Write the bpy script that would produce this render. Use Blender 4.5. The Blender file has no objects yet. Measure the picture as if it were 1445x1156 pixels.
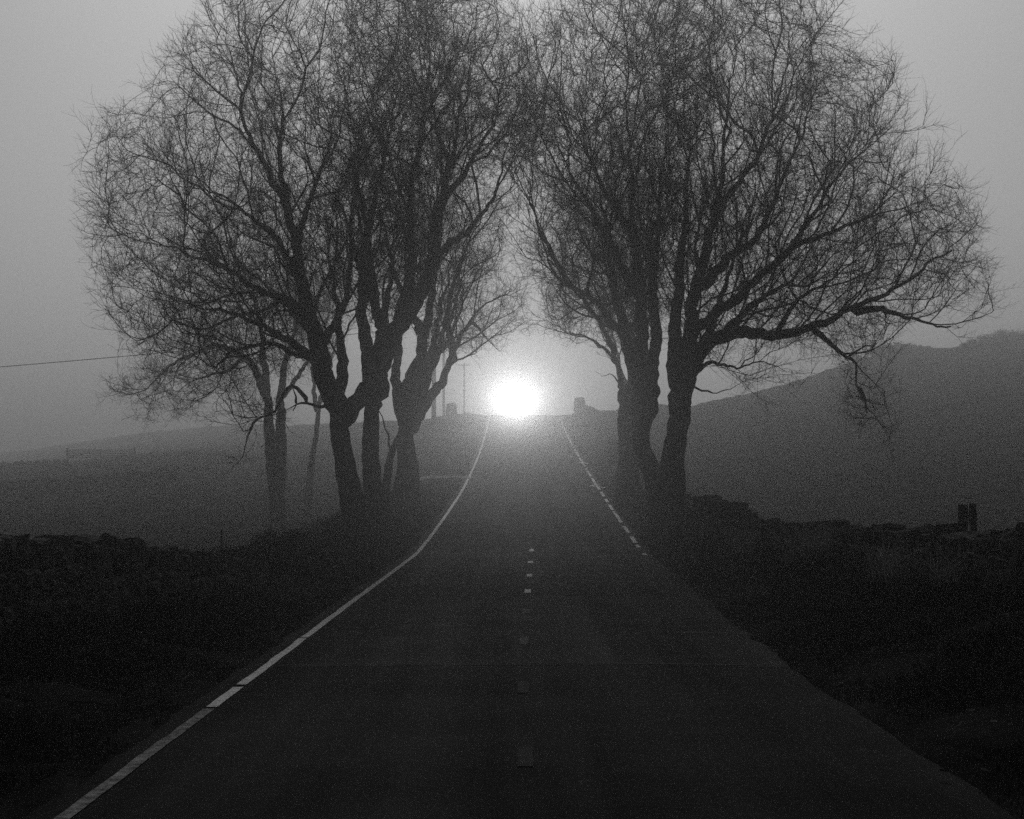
import bpy, bmesh, math, random
import numpy as np
from mathutils import Vector
R = math.radians
sc = bpy.context.scene
COL = sc.collection
F = 2400.0          # focal length in photo pixels (1445 wide)
HX, HY = 722.5, 680.0
CAMZ = 2.0          # eye height above the road
rng = np.random.default_rng(7)
random.seed(7)

# ------------------------------------------------------------------ materials
def mat(name, col=0.05, rough=0.9, spec=0.3, var=0.4, scale=3.0, bump=0.0, bscale=20.0, stretch=(1,1,1), detail=6.0):
    m = bpy.data.materials.new(name); m.use_nodes = True
    nt = m.node_tree; n = nt.nodes; l = nt.links
    b = n['Principled BSDF']
    b.inputs['Roughness'].default_value = rough
    b.inputs['Specular IOR Level'].default_value = spec
    tc = n.new('ShaderNodeTexCoord'); mp = n.new('ShaderNodeMapping')
    mp.inputs['Scale'].default_value = stretch
    l.new(tc.outputs['Object'], mp.inputs['Vector'])
    no = n.new('ShaderNodeTexNoise'); no.inputs['Scale'].default_value = scale
    no.inputs['Detail'].default_value = detail; no.inputs['Roughness'].default_value = 0.65
    l.new(mp.outputs[0], no.inputs['Vector'])
    cr = n.new('ShaderNodeValToRGB')
    lo, hi = col*(1-var), col*(1+var)
    cr.color_ramp.elements[0].position = 0.3; cr.color_ramp.elements[1].position = 0.7
    cr.color_ramp.elements[0].color = (lo,lo,lo,1); cr.color_ramp.elements[1].color = (hi,hi,hi,1)
    l.new(no.outputs['Fac'], cr.inputs['Fac']); l.new(cr.outputs['Color'], b.inputs['Base Color'])
    if bump > 0:
        n2 = n.new('ShaderNodeTexNoise'); n2.inputs['Scale'].default_value = bscale
        n2.inputs['Detail'].default_value = 8; n2.inputs['Roughness'].default_value = 0.7
        l.new(mp.outputs[0], n2.inputs['Vector'])
        bp = n.new('ShaderNodeBump'); bp.inputs['Strength'].default_value = 1.0
        bp.inputs['Distance'].default_value = bump
        l.new(n2.outputs['Fac'], bp.inputs['Height']); l.new(bp.outputs[0], b.inputs['Normal'])
    return m

M_bark   = mat('bark', 0.035, 0.95, 0.15, 0.5, 5, 0.03, 14, (1,1,0.3))
M_twig   = mat('twig_bark', 0.03, 0.95, 0.15, 0.3, 4)
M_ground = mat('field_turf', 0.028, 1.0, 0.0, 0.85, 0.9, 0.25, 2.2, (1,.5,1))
M_stone  = mat('wall_stone', 0.055, 0.85, 0.15, 0.7, 2.2, 0.02, 25)
M_grass  = mat('grass_blades', 0.03, 1.0, 0.05, 0.8, 1.4)
M_dry    = mat('dead_grass', 0.34, 1.0, 0.05, 0.5, 2.0)
M_leaf   = mat('leaf_litter', 0.06, 1.0, 0.05, 0.6, 5.0)
M_wood   = mat('weathered_wood', 0.06, 0.95, 0.1, 0.5, 8, 0.01, 30, (1,1,0.15))
M_cable  = mat('cable_rubber', 0.03, 0.9, 0.2, 0.2, 3)
M_scrub  = mat('scrub_twigs', 0.03, 1.0, 0.05, 0.4, 2)
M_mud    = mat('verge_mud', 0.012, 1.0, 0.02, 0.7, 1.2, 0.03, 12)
M_carp   = mat('car_paint', 0.04, 0.35, 0.5, 0.1, 3)
M_tyre   = mat('tyre_rubber', 0.02, 0.9, 0.2, 0.2, 8)
M_rim    = mat('rim_metal', 0.4, 0.4, 0.6, 0.1, 8)
M_glass  = mat('car_glass', 0.02, 0.08, 0.8, 0.1, 3)
M_steel  = mat('galvanised_steel', 0.25, 0.6, 0.5, 0.3, 6)

def asphalt(nm, lo, hi):
    m = bpy.data.materials.new(nm); m.use_nodes = True
    nt = m.node_tree; n = nt.nodes; l = nt.links; b = n['Principled BSDF']
    tc = n.new('ShaderNodeTexCoord'); 
    def noise(scale, stretch, detail=6, rough=.6):
        mp = n.new('ShaderNodeMapping'); mp.inputs['Scale'].default_value = stretch
        l.new(tc.outputs['Object'], mp.inputs['Vector'])
        t = n.new('ShaderNodeTexNoise'); t.inputs['Scale'].default_value = scale
        t.inputs['Detail'].default_value = detail; t.inputs['Roughness'].default_value = rough
        l.new(mp.outputs[0], t.inputs['Vector']); return t.outputs['Fac']
    def math_(op, a, c):
        k = n.new('ShaderNodeMath'); k.operation = op
        for i, v in enumerate((a, c)):
            if isinstance(v, (int, float)): k.inputs[i].default_value = v
            else: l.new(v, k.inputs[i])
        return k.outputs[0]
    def ramp(v, p0, c0, p1, c1):
        k = n.new('ShaderNodeValToRGB')
        k.color_ramp.elements[0].position = p0; k.color_ramp.elements[0].color = (c0,c0,c0,1)
        k.color_ramp.elements[1].position = p1; k.color_ramp.elements[1].color = (c1,c1,c1,1)
        l.new(v, k.inputs['Fac']); return k.outputs['Color']
    tracks = noise(1.1, (1.0, 0.03, 1), 3)           # lengthwise wheel tracks
    cross = noise(0.5, (0.25, 1.0, 1), 4)            # transverse repairs
    blot = noise(0.7, (1,1,1), 7)
    grit = noise(90, (1,1,1), 3, .8)
    s = math_('ADD', math_('MULTIPLY', tracks, .62), math_('ADD', math_('MULTIPLY', cross, .26), math_('MULTIPLY', blot, .22)))
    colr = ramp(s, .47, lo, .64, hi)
    grit2 = noise(22, (1,.6,1), 5, .75)
    g0 = ramp(grit, .3, .6, .75, 1.5); g1 = ramp(grit2, .38, .35, .66, 1.7)
    gm = n.new('ShaderNodeMix'); gm.data_type = 'RGBA'; gm.blend_type = 'MULTIPLY'; gm.inputs['Factor'].default_value = 1
    l.new(g0, gm.inputs['A']); l.new(g1, gm.inputs['B']); g = gm.outputs['Result']
    mx = n.new('ShaderNodeMix'); mx.data_type = 'RGBA'; mx.blend_type = 'MULTIPLY'; mx.inputs['Factor'].default_value = 1
    l.new(colr, mx.inputs['A']); l.new(g, mx.inputs['B']); l.new(mx.outputs['Result'], b.inputs['Base Color'])
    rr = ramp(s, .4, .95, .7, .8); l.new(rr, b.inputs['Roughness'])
    b.inputs['Specular IOR Level'].default_value = 0.05
    bp = n.new('ShaderNodeBump'); bp.inputs['Distance'].default_value = .008; bp.inputs['Strength'].default_value = .8
    l.new(grit, bp.inputs['Height']); l.new(bp.outputs[0], b.inputs['Normal'])
    return m
M_road0 = asphalt('near_fade_asphalt', .002, .013); M_road = asphalt('worn_sheen_asphalt', .004, .034); M_road2 = asphalt('darker_asphalt', .003, .008)

def paint_mat(wear=.45, hi=.7, spec=.06, rough=.85):
    m = bpy.data.materials.new('worn_road_paint'); m.use_nodes = True
    nt = m.node_tree; n = nt.nodes; l = nt.links; b = n['Principled BSDF']
    tc = n.new('ShaderNodeTexCoord')
    a = n.new('ShaderNodeTexNoise'); a.inputs['Scale'].default_value = 13; a.inputs['Detail'].default_value = 8; a.inputs['Roughness'].default_value = .75
    l.new(tc.outputs['Object'], a.inputs['Vector'])
    c = n.new('ShaderNodeValToRGB')
    c.color_ramp.elements[0].position = wear-.12; c.color_ramp.elements[0].color = (.007,.007,.007,1)
    c.color_ramp.elements[1].position = wear+.12; c.color_ramp.elements[1].color = (hi,hi,hi,1)
    l.new(a.outputs['Fac'], c.inputs['Fac']); l.new(c.outputs['Color'], b.inputs['Base Color'])
    b.inputs['Roughness'].default_value = rough; b.inputs['Specular IOR Level'].default_value = spec
    return m
M_paint = paint_mat(.42, .75, .25, .6); M_paint_worn = paint_mat(.55, .02); M_paint_part = paint_mat(.38, .55, .2, .6); M_seam = mat('pale_seam', .03, .9, .1, .6, 8)

def emis(name, s):
    m = bpy.data.materials.new(name); m.use_nodes = True
    b = m.node_tree.nodes['Principled BSDF']
    b.inputs['Emission Color'].default_value = (1,1,1,1); b.inputs['Emission Strength'].default_value = s
    return m
M_lamp = emis('headlight_lens', 4)
M_lamp.cycles.emission_sampling = 'NONE'

# ------------------------------------------------------------------ helpers
def tag(o, label=None, cat=None, group=None, kind=None):
    if label: o['label'] = label
    if cat: o['category'] = cat
    if group: o['group'] = group
    if kind: o['kind'] = kind
    return o
def link(name, me, m=None, parent=None):
    o = bpy.data.objects.new(name, me); COL.objects.link(o)
    if m and not me.materials: me.materials.append(m)
    if parent: o.parent = parent
    return o
def empty(name, loc):
    o = bpy.data.objects.new(name, None); o.location = loc; o.empty_display_size = .3; COL.objects.link(o); return o
def mesh_np(name, V, faces, smooth=False):
    """V (n,3); faces: list of int arrays (k,3) / (k,4)"""
    me = bpy.data.meshes.new(name)
    V = np.asarray(V, np.float32)
    loops = np.concatenate([f.ravel() for f in faces]).astype(np.int32)
    sizes = np.concatenate([np.full(len(f), f.shape[1], np.int32) for f in faces])
    starts = np.concatenate([[0], np.cumsum(sizes)[:-1]]).astype(np.int32)
    me.vertices.add(len(V)); me.vertices.foreach_set('co', V.ravel())
    me.loops.add(len(loops)); me.loops.foreach_set('vertex_index', loops)
    me.polygons.add(len(sizes)); me.polygons.foreach_set('loop_start', starts)
    me.polygons.foreach_set('loop_total', sizes)
    me.polygons.foreach_set('use_smooth', np.full(len(sizes), smooth, bool))
    me.update(calc_edges=True); me.validate()
    return me
def bm_obj(name, bm, m, parent=None, smooth=False):
    me = bpy.data.meshes.new(name)
    bmesh.ops.recalc_face_normals(bm, faces=bm.faces)
    bm.to_mesh(me); bm.free()
    for p in me.polygons: p.use_smooth = smooth
    return link(name, me, m, parent)
def add_box(bm, c, s, rot=None, bevel=0.0):
    r = bmesh.ops.create_cube(bm, size=1)
    vs = r['verts']
    for v in vs: v.co = Vector((v.co.x*s[0], v.co.y*s[1], v.co.z*s[2]))
    if bevel: 
        es = list({e for v in vs for e in v.link_edges})
        rb = bmesh.ops.bevel(bm, geom=es, offset=bevel, segments=2, affect='EDGES', profile=.6)
        vs = list({v for f in rb['faces'] for v in f.verts} | {v for v in vs if v.is_valid})
    for v in vs:
        p = v.co.copy()
        if rot is not None: p.rotate(rot)
        v.co = p + Vector(c)
    return vs
def add_tube(bm, pts, rad, n=8, caps=True):
    rings = []
    for i, p in enumerate(pts):
        p = Vector(p)
        d = (Vector(pts[min(i+1, len(pts)-1)]) - Vector(pts[max(i-1, 0)])).normalized()
        a = d.cross(Vector((.31,-.9,.27))).normalized(); b = d.cross(a)
        r = rad[i] if isinstance(rad, (list, tuple)) else rad
        rings.append([bm.verts.new(p + a*math.cos(t)*r + b*math.sin(t)*r) for t in [2*math.pi*k/n for k in range(n)]])
    for A, B in zip(rings, rings[1:]):
        for k in range(n): bm.faces.new((A[k], A[(k+1)%n], B[(k+1)%n], B[k]))
    if caps: bm.faces.new(rings[0]); bm.faces.new(rings[-1])

def vnoise(P, s, seed=0):
    """smooth value noise, P (n,k)"""
    P = np.asarray(P, float)*s + seed*17.31
    i = np.floor(P).astype(np.int64); f = P-i; f = f*f*(3-2*f)
    k = P.shape[1]; out = 0
    for c in range(2**k):
        o = np.array([(c>>b)&1 for b in range(k)])
        w = np.prod(np.where(o, f, 1-f), axis=1)
        q = i+o
        h = (q[:,0]*73856093) ^ (q[:,1]*19349663) ^ ((q[:,2]*83492791) if k>2 else 0)
        h = (h ^ (h>>13))*1274126177 & 0x7fffffff
        out = out + w*((h ^ (h>>16)) & 0xffff)/65535.0
    return out*2-1

# ------------------------------------------------------------------ terrain
def at(x, y, Y):       # photo pixel seen at distance Y, as a world point
    return np.array([(x-HX)*Y/F, Y, (HY-y)*Y/F + CAMZ])
cY = [-60,0,17,23,44,68,94,124,140,200,400,1500]
cX = [.08,.06,.06,.12,.48,.77,.92,.98,1.0,1.0,1.0,1.0]
_cs = np.linspace(-60, 1500, 3121); _cv = np.interp(_cs, cY, cX)
_k = np.exp(-np.linspace(-2,2,41)**2); _k /= _k.sum()
_cv = np.convolve(np.pad(_cv, 20, 'edge'), _k, 'valid')
def road_c(Y): return np.interp(Y, _cs, _cv)
def prof(Y, D, zc):
    near = np.interp(Y, [-60,17,22.3,32,42], [-2.02,-2.02,-1.98,-1.87,-1.75])
    s = np.clip((Y-42)/(D-42), 0, 1)
    far = -1.75 + (zc+1.75)*(.6*s+.4*s*s)
    z = np.where(Y < 42, near, far)
    over = np.clip(Y-D, 0, None)
    return np.where(Y > D, np.maximum(zc - .0016*over**1.6, -3.0), z)
_zs = np.linspace(-60, 1500, 6241); _zv = prof(_zs, 140.0, 5.55)
_k2 = np.exp(-np.linspace(-2,2,25)**2); _k2 /= _k2.sum()
_zv = np.convolve(np.pad(_zv, 12, 'edge'), _k2, 'valid')
def road_z(Y): return np.interp(Y, _zs, _zv) + CAMZ
uT = [-.7,-.5,-.30,-.238,-.176,-.113,-.05,-.03,-.0135,.03,.045,.066,.105,.157,.199,.224,.253,.301,.5,.7]
eT = [10,18,40,62,80,82,90,101,97,97,104,112,108,135,168,182,190,199,215,215]
DT = [700,700,640,560,470,300,150,140,140,140,150,168,195,225,245,252,260,275,290,290]
def sstep(a, b, x):
    t = np.clip((x-a)/(b-a), 0, 1); return t*t*(3-2*t)
def ground_z(X, Y, noise=True):
    X = np.asarray(X, float); Y = np.asarray(Y, float)
    dx = X - road_c(Y); ad = np.abs(dx)
    u = X/np.maximum(Y, 35.0)
    D = np.interp(u, uT, DT); e = np.interp(u, uT, eT)
    zc = e/F*D
    s = np.clip((Y-80)/(D-80), 0, 1)
    zf = np.where(Y < 80, np.interp(Y, [-60,12,32,80], [-2.0,-2.0,-2.25,-2.75]), -2.75+(zc+2.75)*(.75*s+.25*s*s))
    zf = np.where(Y > D, np.maximum(zc - .0016*np.clip(Y-D,0,None)**1.6, -3.0), zf) + CAMZ
    zf = zf + 1.35*sstep(-.10, -.2, u)*np.exp(-((Y-200)/70)**2)*(Y>80)
    zr = road_z(Y)
    t = sstep(3.2, 12.0, ad)
    z = zr*(1-t) + zf*t
    near = 1-sstep(40, 62, Y)
    z = z + near*np.where(dx > 0, .62*sstep(3.1, 6.0, dx)*(1-sstep(6.6,10,dx)), .38*sstep(3.2, 6.0, -dx)*(1-.7*sstep(30,40,Y))*(1-sstep(6.6,10,-dx)))
    z = z + (1-near)*.25*sstep(3.2, 5.5, ad)*(1-sstep(6.5,10,ad))*(1-sstep(100,135,Y))
    if noise:
        P = np.stack([X.ravel(), Y.ravel()], 1)
        nz = (.10*vnoise(P, .35, 1) + .05*vnoise(P, 1.1, 2) + .025*vnoise(P, 3.3, 3)).reshape(X.shape)
        big = (.5*vnoise(P, .03, 5) ).reshape(X.shape)
        z = z + nz*sstep(2.9, 3.8, ad) + big*sstep(15, 60, ad)*sstep(50,90,Y)
    z = z - .07*(1-sstep(2.95, 3.25, ad))
    return z
def gz(x, y): return float(ground_z(np.array([x]), np.array([y]))[0])

# rows and columns
rows = np.concatenate([np.linspace(-35, 6, 20)[:-1], np.linspace(6, 62, 260)[:-1], np.linspace(62, 150, 190)[:-1],
                       np.geomspace(150, 1350, 110)])
t = np.linspace(-1, 1, 321); us = np.sinh(3.2*t)/np.sinh(3.2)*.62
YY, UU = np.meshgrid(rows, us, indexing='ij')
XX = UU*(np.maximum(YY, 0)+70) + road_c(YY)
ZZ = ground_z(XX, YY)
nr, nc = XX.shape
idx = np.arange(nr*nc).reshape(nr, nc)
quads = np.stack([idx[:-1,:-1], idx[:-1,1:], idx[1:,1:], idx[1:,:-1]], -1).reshape(-1, 4)
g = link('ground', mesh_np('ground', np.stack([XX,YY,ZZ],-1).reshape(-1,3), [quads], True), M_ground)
tag(g, kind='structure')

# road sheet
def strip(name, ys, offs_l, offs_r, lift, m, cross=1, jl=0, jr=0):
    ys = np.asarray(ys, float); V = []
    for k in range(cross+1):
        f = k/cross
        off = offs_l*(1-f) + offs_r*f
        j = (jl*vnoise(np.stack([ys*1.0, ys*0], 1), 1.3, 4) + .5*jl*vnoise(np.stack([ys, ys*0], 1), 4.1, 9)) if k == 0 else (
            (jr*vnoise(np.stack([ys, ys*0+9], 1), 1.3, 6) + .5*jr*vnoise(np.stack([ys, ys*0], 1), 4.1, 8)) if k == cross else 0)
        x = road_c(ys) + off + j
        z = road_z(ys) + lift - .02*np.abs(off)**2/9*1.5
        V.append(np.stack([x, ys, z], 1))
    V = np.stack(V, 1); a, b = V.shape[:2]
    ix = np.arange(a*b).reshape(a, b)
    q = np.stack([ix[:-1,:-1], ix[:-1,1:], ix[1:,1:], ix[1:,:-1]], -1).reshape(-1, 4)
    return mesh_np(name, V.reshape(-1,3), [q], True)
ry = np.concatenate([np.arange(-34, 150, .5), np.arange(150, 260, 4)])
road = link('road', strip('road', np.linspace(18.62, 44.3, 120), -3.03, 3.0, .0, M_road, 12, .05, .06), M_road)  # paler mid stretch: worn surface, with its grazing sheen put into the colour
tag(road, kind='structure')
road0 = link('road', strip('road', np.linspace(-34, 18.62, 160), -3.03, 3.0, -.003, M_road0, 12, .05, .06), M_road0)  # near stretch: the foreground's fade to black is put into the colour
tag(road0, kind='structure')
road2 = link('road', strip('road', np.linspace(44.3, 240, 560), -3.03, 3.0, -.006, M_road2, 12, .05, .06), M_road2)  # far slope: its weaker sheen is put into the colour as a darker tone
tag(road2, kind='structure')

# painted markings (one object per kind of marking, part of the road)
def marking(name, segs, off, w, m, parent=road):
    Vs, Fs, base = [], [], 0
    for a, b in segs:
        n = max(2, int((b-a)/.4)+2)
        ys = np.linspace(a, b, n)
        me = None
        x0 = road_c(ys)+off
        jit = .012*vnoise(np.stack([ys, ys*0], 1), 5, 3)
        z = road_z(ys) + .004 - .02*off**2/9*1.5 + .002
        L = np.stack([x0-w/2+jit, ys, z], 1); Rr = np.stack([x0+w/2+jit*.5, ys, z], 1)
        V = np.stack([L, Rr], 1).reshape(-1, 3)
        i = np.arange(n-1)*2 + base
        Fs.append(np.stack([i, i+1, i+3, i+2], 1)); Vs.append(V); base += len(V)
    o = link(name, mesh_np(name, np.concatenate(Vs), Fs), m, parent)
    return o
lsegs = []
y = 6.0
gaps = [(15.3,.12),(16.9,.2),(21.8,.09),(45.5,.12),(76.6,.4)]
for gy, gw in gaps:
    lsegs.append((y, gy)); y = gy+gw
lsegs.append((y, 139))
tag(marking('left_edge_line', [q for q in lsegs if q[0] < 12], -2.79, .10, paint_mat(.5, .4, .08, .8)), kind='structure')
tag(marking('left_edge_line', [q for q in lsegs if q[0] >= 12], -2.79, .10, paint_mat(.43, .75, .25, .6)), kind='structure')
rsegs = [(41.2,41.9),(43.8,44.6)]
y = 45.2
for k in range(60):
    ln = rng.uniform(.6, 3.2); rsegs.append((y, min(y+ln, 138))); y += ln+rng.choice([.2,.5,1.3])
    if y > 136: break
tag(marking('right_edge_line', rsegs, 2.80, .11, M_paint), kind='structure')
tag(marking('centre_line', [(d-.45, d+.45) for d in (8.4,12.5,16.7)], .04, .11, M_paint_worn), kind='structure')
tag(marking('centre_line', [(d-.42, d+.42) for d in (21.2,25.5)], .04, .11, paint_mat(.5, .16)), kind='structure')
tag(marking('centre_line', [(d-.4, d+.4) for d in (29.5,33.6,38.0,42.6)], .04, .11, M_paint_part), kind='structure')
tag(marking('centre_line', [(d-.4, d+.4) for d in (62,71,80)], .04, .11, M_paint_worn, road2), kind='structure')
# tarred repair band and a pale seam
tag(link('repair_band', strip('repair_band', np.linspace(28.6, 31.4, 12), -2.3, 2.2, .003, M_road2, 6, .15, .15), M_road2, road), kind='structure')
tag(link('repair_band', strip('repair_band', np.linspace(18.75, 18.86, 3), .15, 2.5, .004, M_seam, 20, .0, .0), M_seam, road), kind='structure')
tag(link('repair_band', strip('repair_band', np.linspace(22.4, 22.6, 3), 2.0, 2.85, .003, M_seam, 20, .0, .0), M_seam, road), kind='structure')
# crooked cross mark on the right edge line
def flat_poly(name, pts, m, parent, lift=.008):
    V = [(x, yv, float(road_z(yv))+lift-.02*(x-float(road_c(yv)))**2/9*1.5) for x, yv in pts]
    return link(name, mesh_np(name, np.array(V), [np.arange(len(V))[None,:]]), m, parent)
c70 = float(road_c(71))+2.8
flat_poly('cross_mark', [(c70-.28,71.6),(c70+.30,70.6),(c70+.30,70.9),(c70-.2,71.9)], M_paint, road)
flat_poly('cross_mark', [(c70-.3,71.6),(c70-.3,71.9),(c70+.16,72.7),(c70+.1,72.3)], M_paint, road, .01)
c90 = float(road_c(89))+2.8
flat_poly('cross_mark', [(c90-.28,88.6),(c90+.3,88.3),(c90+.3,88.9),(c90-.2,89.2)], M_paint, road)

# muddy entrance on the left verge: pale worn patches
def patch(name, cx, cy, rx, ry_, m, seed):
    n = 40; a = np.linspace(0, 2*np.pi, n, endpoint=False)
    rr = 1+.35*vnoise(np.stack([np.cos(a), np.sin(a)],1), 1.7, seed)
    rings = []
    for f in (0.02,.35,.7,1.0):
        X = cx+np.cos(a)*rr*rx*f; Y = cy+np.sin(a)*rr*ry_*f
        rings.append(np.stack([X, Y, ground_z(X, Y)+.03*(1-f*f)+.004], 1))
    V = np.concatenate(rings); Fs=[]
    for k in range(3):
        i = np.arange(n); j=(i+1)%n
        Fs.append(np.stack([k*n+i,k*n+j,(k+1)*n+j,(k+1)*n+i],1))
    return link(name, mesh_np(name, V, Fs, True), m)
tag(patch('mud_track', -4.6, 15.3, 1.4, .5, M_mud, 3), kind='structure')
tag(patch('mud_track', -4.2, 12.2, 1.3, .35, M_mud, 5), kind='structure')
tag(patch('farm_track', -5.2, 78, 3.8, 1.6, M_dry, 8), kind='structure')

# ------------------------------------------------------------------ trees
def tubes(P, par, rad, cont, mask, sides):
    """Tube mesh over the edges (par[i] -> i) with mask[i]; cont[i]: i continues its parent's tube."""
    E = np.nonzero(mask & (par >= 0))[0]
    if not len(E): return np.zeros((0,3)), np.zeros((0,4), int)
    d = P[E]-P[par[E]]; ln = np.linalg.norm(d, axis=1, keepdims=True); d = d/np.maximum(ln, 1e-6)
    nd = np.zeros_like(P); nd[E] = d
    # node direction = own edge direction averaged with that of its continuation
    acc = nd.copy()
    ce = E[cont[E]]
    acc[par[ce]] += nd[ce]
    acc /= np.maximum(np.linalg.norm(acc, axis=1, keepdims=True), 1e-6)
    ref = np.array([.31,-.83,.27]); ref /= np.linalg.norm(ref)
    ang = np.arange(sides)*2*np.pi/sides
    def ring(C, D, r):
        a = np.cross(D, ref); a /= np.maximum(np.linalg.norm(a, axis=1, keepdims=True), 1e-4)
        b = np.cross(D, a)
        return C[:,None,:] + r[:,None,None]*(a[:,None,:]*np.cos(ang)[None,:,None] + b[:,None,:]*np.sin(ang)[None,:,None])
    endR = ring(P[E], acc[E], rad[E])
    ringid = np.full(len(P), -1); ringid[E] = np.arange(len(E))
    share = cont[E] & (ringid[par[E]] >= 0)
    startid = np.where(share, ringid[par[E]], -1)
    need = np.nonzero(~share)[0]
    rs = np.where(cont[E[need]], rad[par[E[need]]], np.minimum(rad[E[need]]*1.15, rad[par[E[need]]]))
    stR = ring(P[par[E[need]]], d[need], rs)
    startid[need] = len(E) + np.arange(len(need))
    V = np.concatenate([endR, stR]).reshape(-1, 3)
    k = np.arange(sides); k2 = (k+1) % sides
    A = startid[:,None]*sides; B = np.arange(len(E))[:,None]*sides
    Q = np.stack([A+k, A+k2, B+k2, B+k], -1).reshape(-1, 4)
    return V, Q

def in_poly(poly, X, Y):
    n = len(poly); ins = np.zeros(len(X), bool); dm = np.full(len(X), 1e9)
    for i in range(n):
        x1,y1 = poly[i]; x2,y2 = poly[(i+1)%n]
        c = ((y1 > Y) != (y2 > Y)) & (X < (x2-x1)*(Y-y1)/((y2-y1) or 1e-9)+x1)
        ins ^= c
        tt = np.clip(((X-x1)*(x2-x1)+(Y-y1)*(y2-y1))/((x2-x1)**2+(y2-y1)**2), 0, 1)
        dm = np.minimum(dm, np.hypot(X-x1-tt*(x2-x1), Y-y1-tt*(y2-y1)))
    return ins, dm

def make_tree(label, Y0, limbs, poly, depth, natt, seed, group, kill=.30, step=.19, twig=1.0, tipr=.0048, twl=1.0):
    r = np.random.default_rng(seed)
    natt = int(natt*2.2)
    S = Y0/F
    P, par, lim_r, is_limb = [], [], [], []
    def rs(pl, r0, r1, first):
        pts = np.array([[(x-HX)*S, Y0+dy, (HY-y)*S+CAMZ] for x, y, dy in pl])
        # smooth Catmull-Rom resample
        ext = np.vstack([2*pts[0]-pts[1], pts, 2*pts[-1]-pts[-2]])
        out = []
        for i in range(len(pts)-1):
            p0,p1,p2,p3 = ext[i:i+4]
            n = max(2, int(np.linalg.norm(p2-p1)/.13))
            for tt in np.arange(n)/n:
                out.append(.5*(2*p1+(p2-p0)*tt+(2*p0-5*p1+4*p2-p3)*tt**2+(3*p1-p0-3*p2+p3)*tt**3))
        out.append(pts[-1]); out = np.array(out)
        if len(out) > 4:
            w = np.cumsum(r.normal(0, .012 if first else .03, out.shape), 0); w -= np.linspace(0,1,len(out))[:,None]*w[-1]
            out[1:-1] += w[1:-1]
        rad = np.linspace(1, 0, len(out))**1.15*(r0-r1*.5)*S/2 + r1*.5*S/2
        if not first: rad = rad*np.linspace(.92,.55,len(out))
        if first:
            h = out[:,2]-out[0,2]
            rad = rad*(1+.35*np.exp(-h/.3)+.1*np.exp(-h/.9))
        start = 0
        if P:
            A = np.array(P); k = int(np.argmin(np.linalg.norm(A-out[0], axis=1))); start = 1
        else: k = -1
        for i in range(start, len(out)):
            P.append(out[i]); par.append(k); lim_r.append(rad[i]); is_limb.append(True); k = len(P)-1
    x0, _, dy0 = limbs[0][0][0]
    g0 = gz((x0-HX)*S, Y0+dy0)
    yg = HY-(g0-.25-CAMZ)/S
    if yg > limbs[0][0][0][1] + 2: limbs[0][0].insert(0, (x0-.25*(yg-limbs[0][0][0][1])*np.sign(limbs[0][0][1][0]-x0)*.3, yg, dy0))
    limb_start = []
    for j, (pl, r0, r1) in enumerate(limbs):
        limb_start.append(len(P)); rs(pl, r0, r1, j == 0)
    P = [np.array(p) for p in P]
    nl = len(P)
    px = np.array(poly, float); px = px.mean(0)+(px-px.mean(0))*1.07; poly = px.tolist()
    # side branches leaving the limbs at sharp angles, then branches of those
    ctr0 = np.array([P[min(nl-1, 20)][0], Y0, P[min(nl-1, 20)][2]])
    def side(starts, dirs, L):
        k = len(starts); d = dirs.copy(); p = np.array([P[i] for i in starts]); prev = np.array(starts)
        made = [[] for _ in range(k)]; live = np.ones(k, bool); st = .2
        for q in range(int(L.max()/st)):
            kink = np.where(r.random(k) < .26, .36, .07)[:,None]
            out = p-ctr0; out /= np.maximum(np.linalg.norm(out, axis=1, keepdims=True), 1e-6)
            d = d + r.normal(0, 1, (k,3))*kink + out*.05 + np.array([0,0,.045])
            d /= np.linalg.norm(d, axis=1, keepdims=True)
            p2 = p + d*st
            ins, dm = in_poly(poly, HX+p2[:,0]/S, HY-(p2[:,2]-CAMZ)/S)
            okd = np.abs(p2[:,1]-Y0) < depth*np.sqrt(np.clip((dm*S+.3)/3.0, .08, 1))
            stop = (~ins) & (dm*S > .45*r.random(k))
            live &= (q*st < L) & ~stop & (okd | (r.random(k) < .6))
            ids = np.nonzero(live)[0]
            for i in ids:
                P.append(p2[i]); par.append(int(prev[i])); prev[i] = len(P)-1; made[i].append(len(P)-1)
            p = np.where(live[:,None], p2, p)
            if not len(ids): break
        return made
    def spawn(chains, gap0, gap1, f0, l0, l1, a0, a1):
        S0, D0, L0 = [], [], []
        for ch in chains:
            if len(ch) < 5: continue
            C = np.array([P[i] for i in ch]); sl_ = np.concatenate([[0], np.cumsum(np.linalg.norm(np.diff(C, axis=0), axis=1))])
            q = f0*sl_[-1] + r.uniform(0, gap1); 
            while q < sl_[-1]:
                i = min(int(np.searchsorted(sl_, q)), len(ch)-2); d = C[i+1]-C[max(i-1,0)]; d /= np.linalg.norm(d)+1e-9
                v = r.normal(0, 1, 3) + np.array([0,0,.5]); v -= d*v.dot(d); v /= np.linalg.norm(v)+1e-9
                a = R(r.uniform(a0, a1)); S0.append(ch[i]); D0.append(d*math.cos(a)+v*math.sin(a))
                L0.append(r.uniform(l0, l1)*(1.15-.55*q/sl_[-1])); q += r.uniform(gap0, gap1)
        return (side(S0, np.array(D0), np.array(L0)) if S0 else [])
    chains = []; cur = []
    first_n = limb_start[1] if len(limb_start) > 1 else nl
    for j in range(1, len(limb_start)):
        e = limb_start[j+1] if j+1 < len(limb_start) else nl
        chains.append(list(range(limb_start[j], e)))
    big = [c for c, (pl, a_, b_) in zip(chains, limbs[1:]) if a_ >= 8]
    g_ = .42 if Y0 < 52 else .6
    c2 = spawn(big, g_*.7, g_*1.4, .16, 1.3, 3.4, 24, 52)
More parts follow.
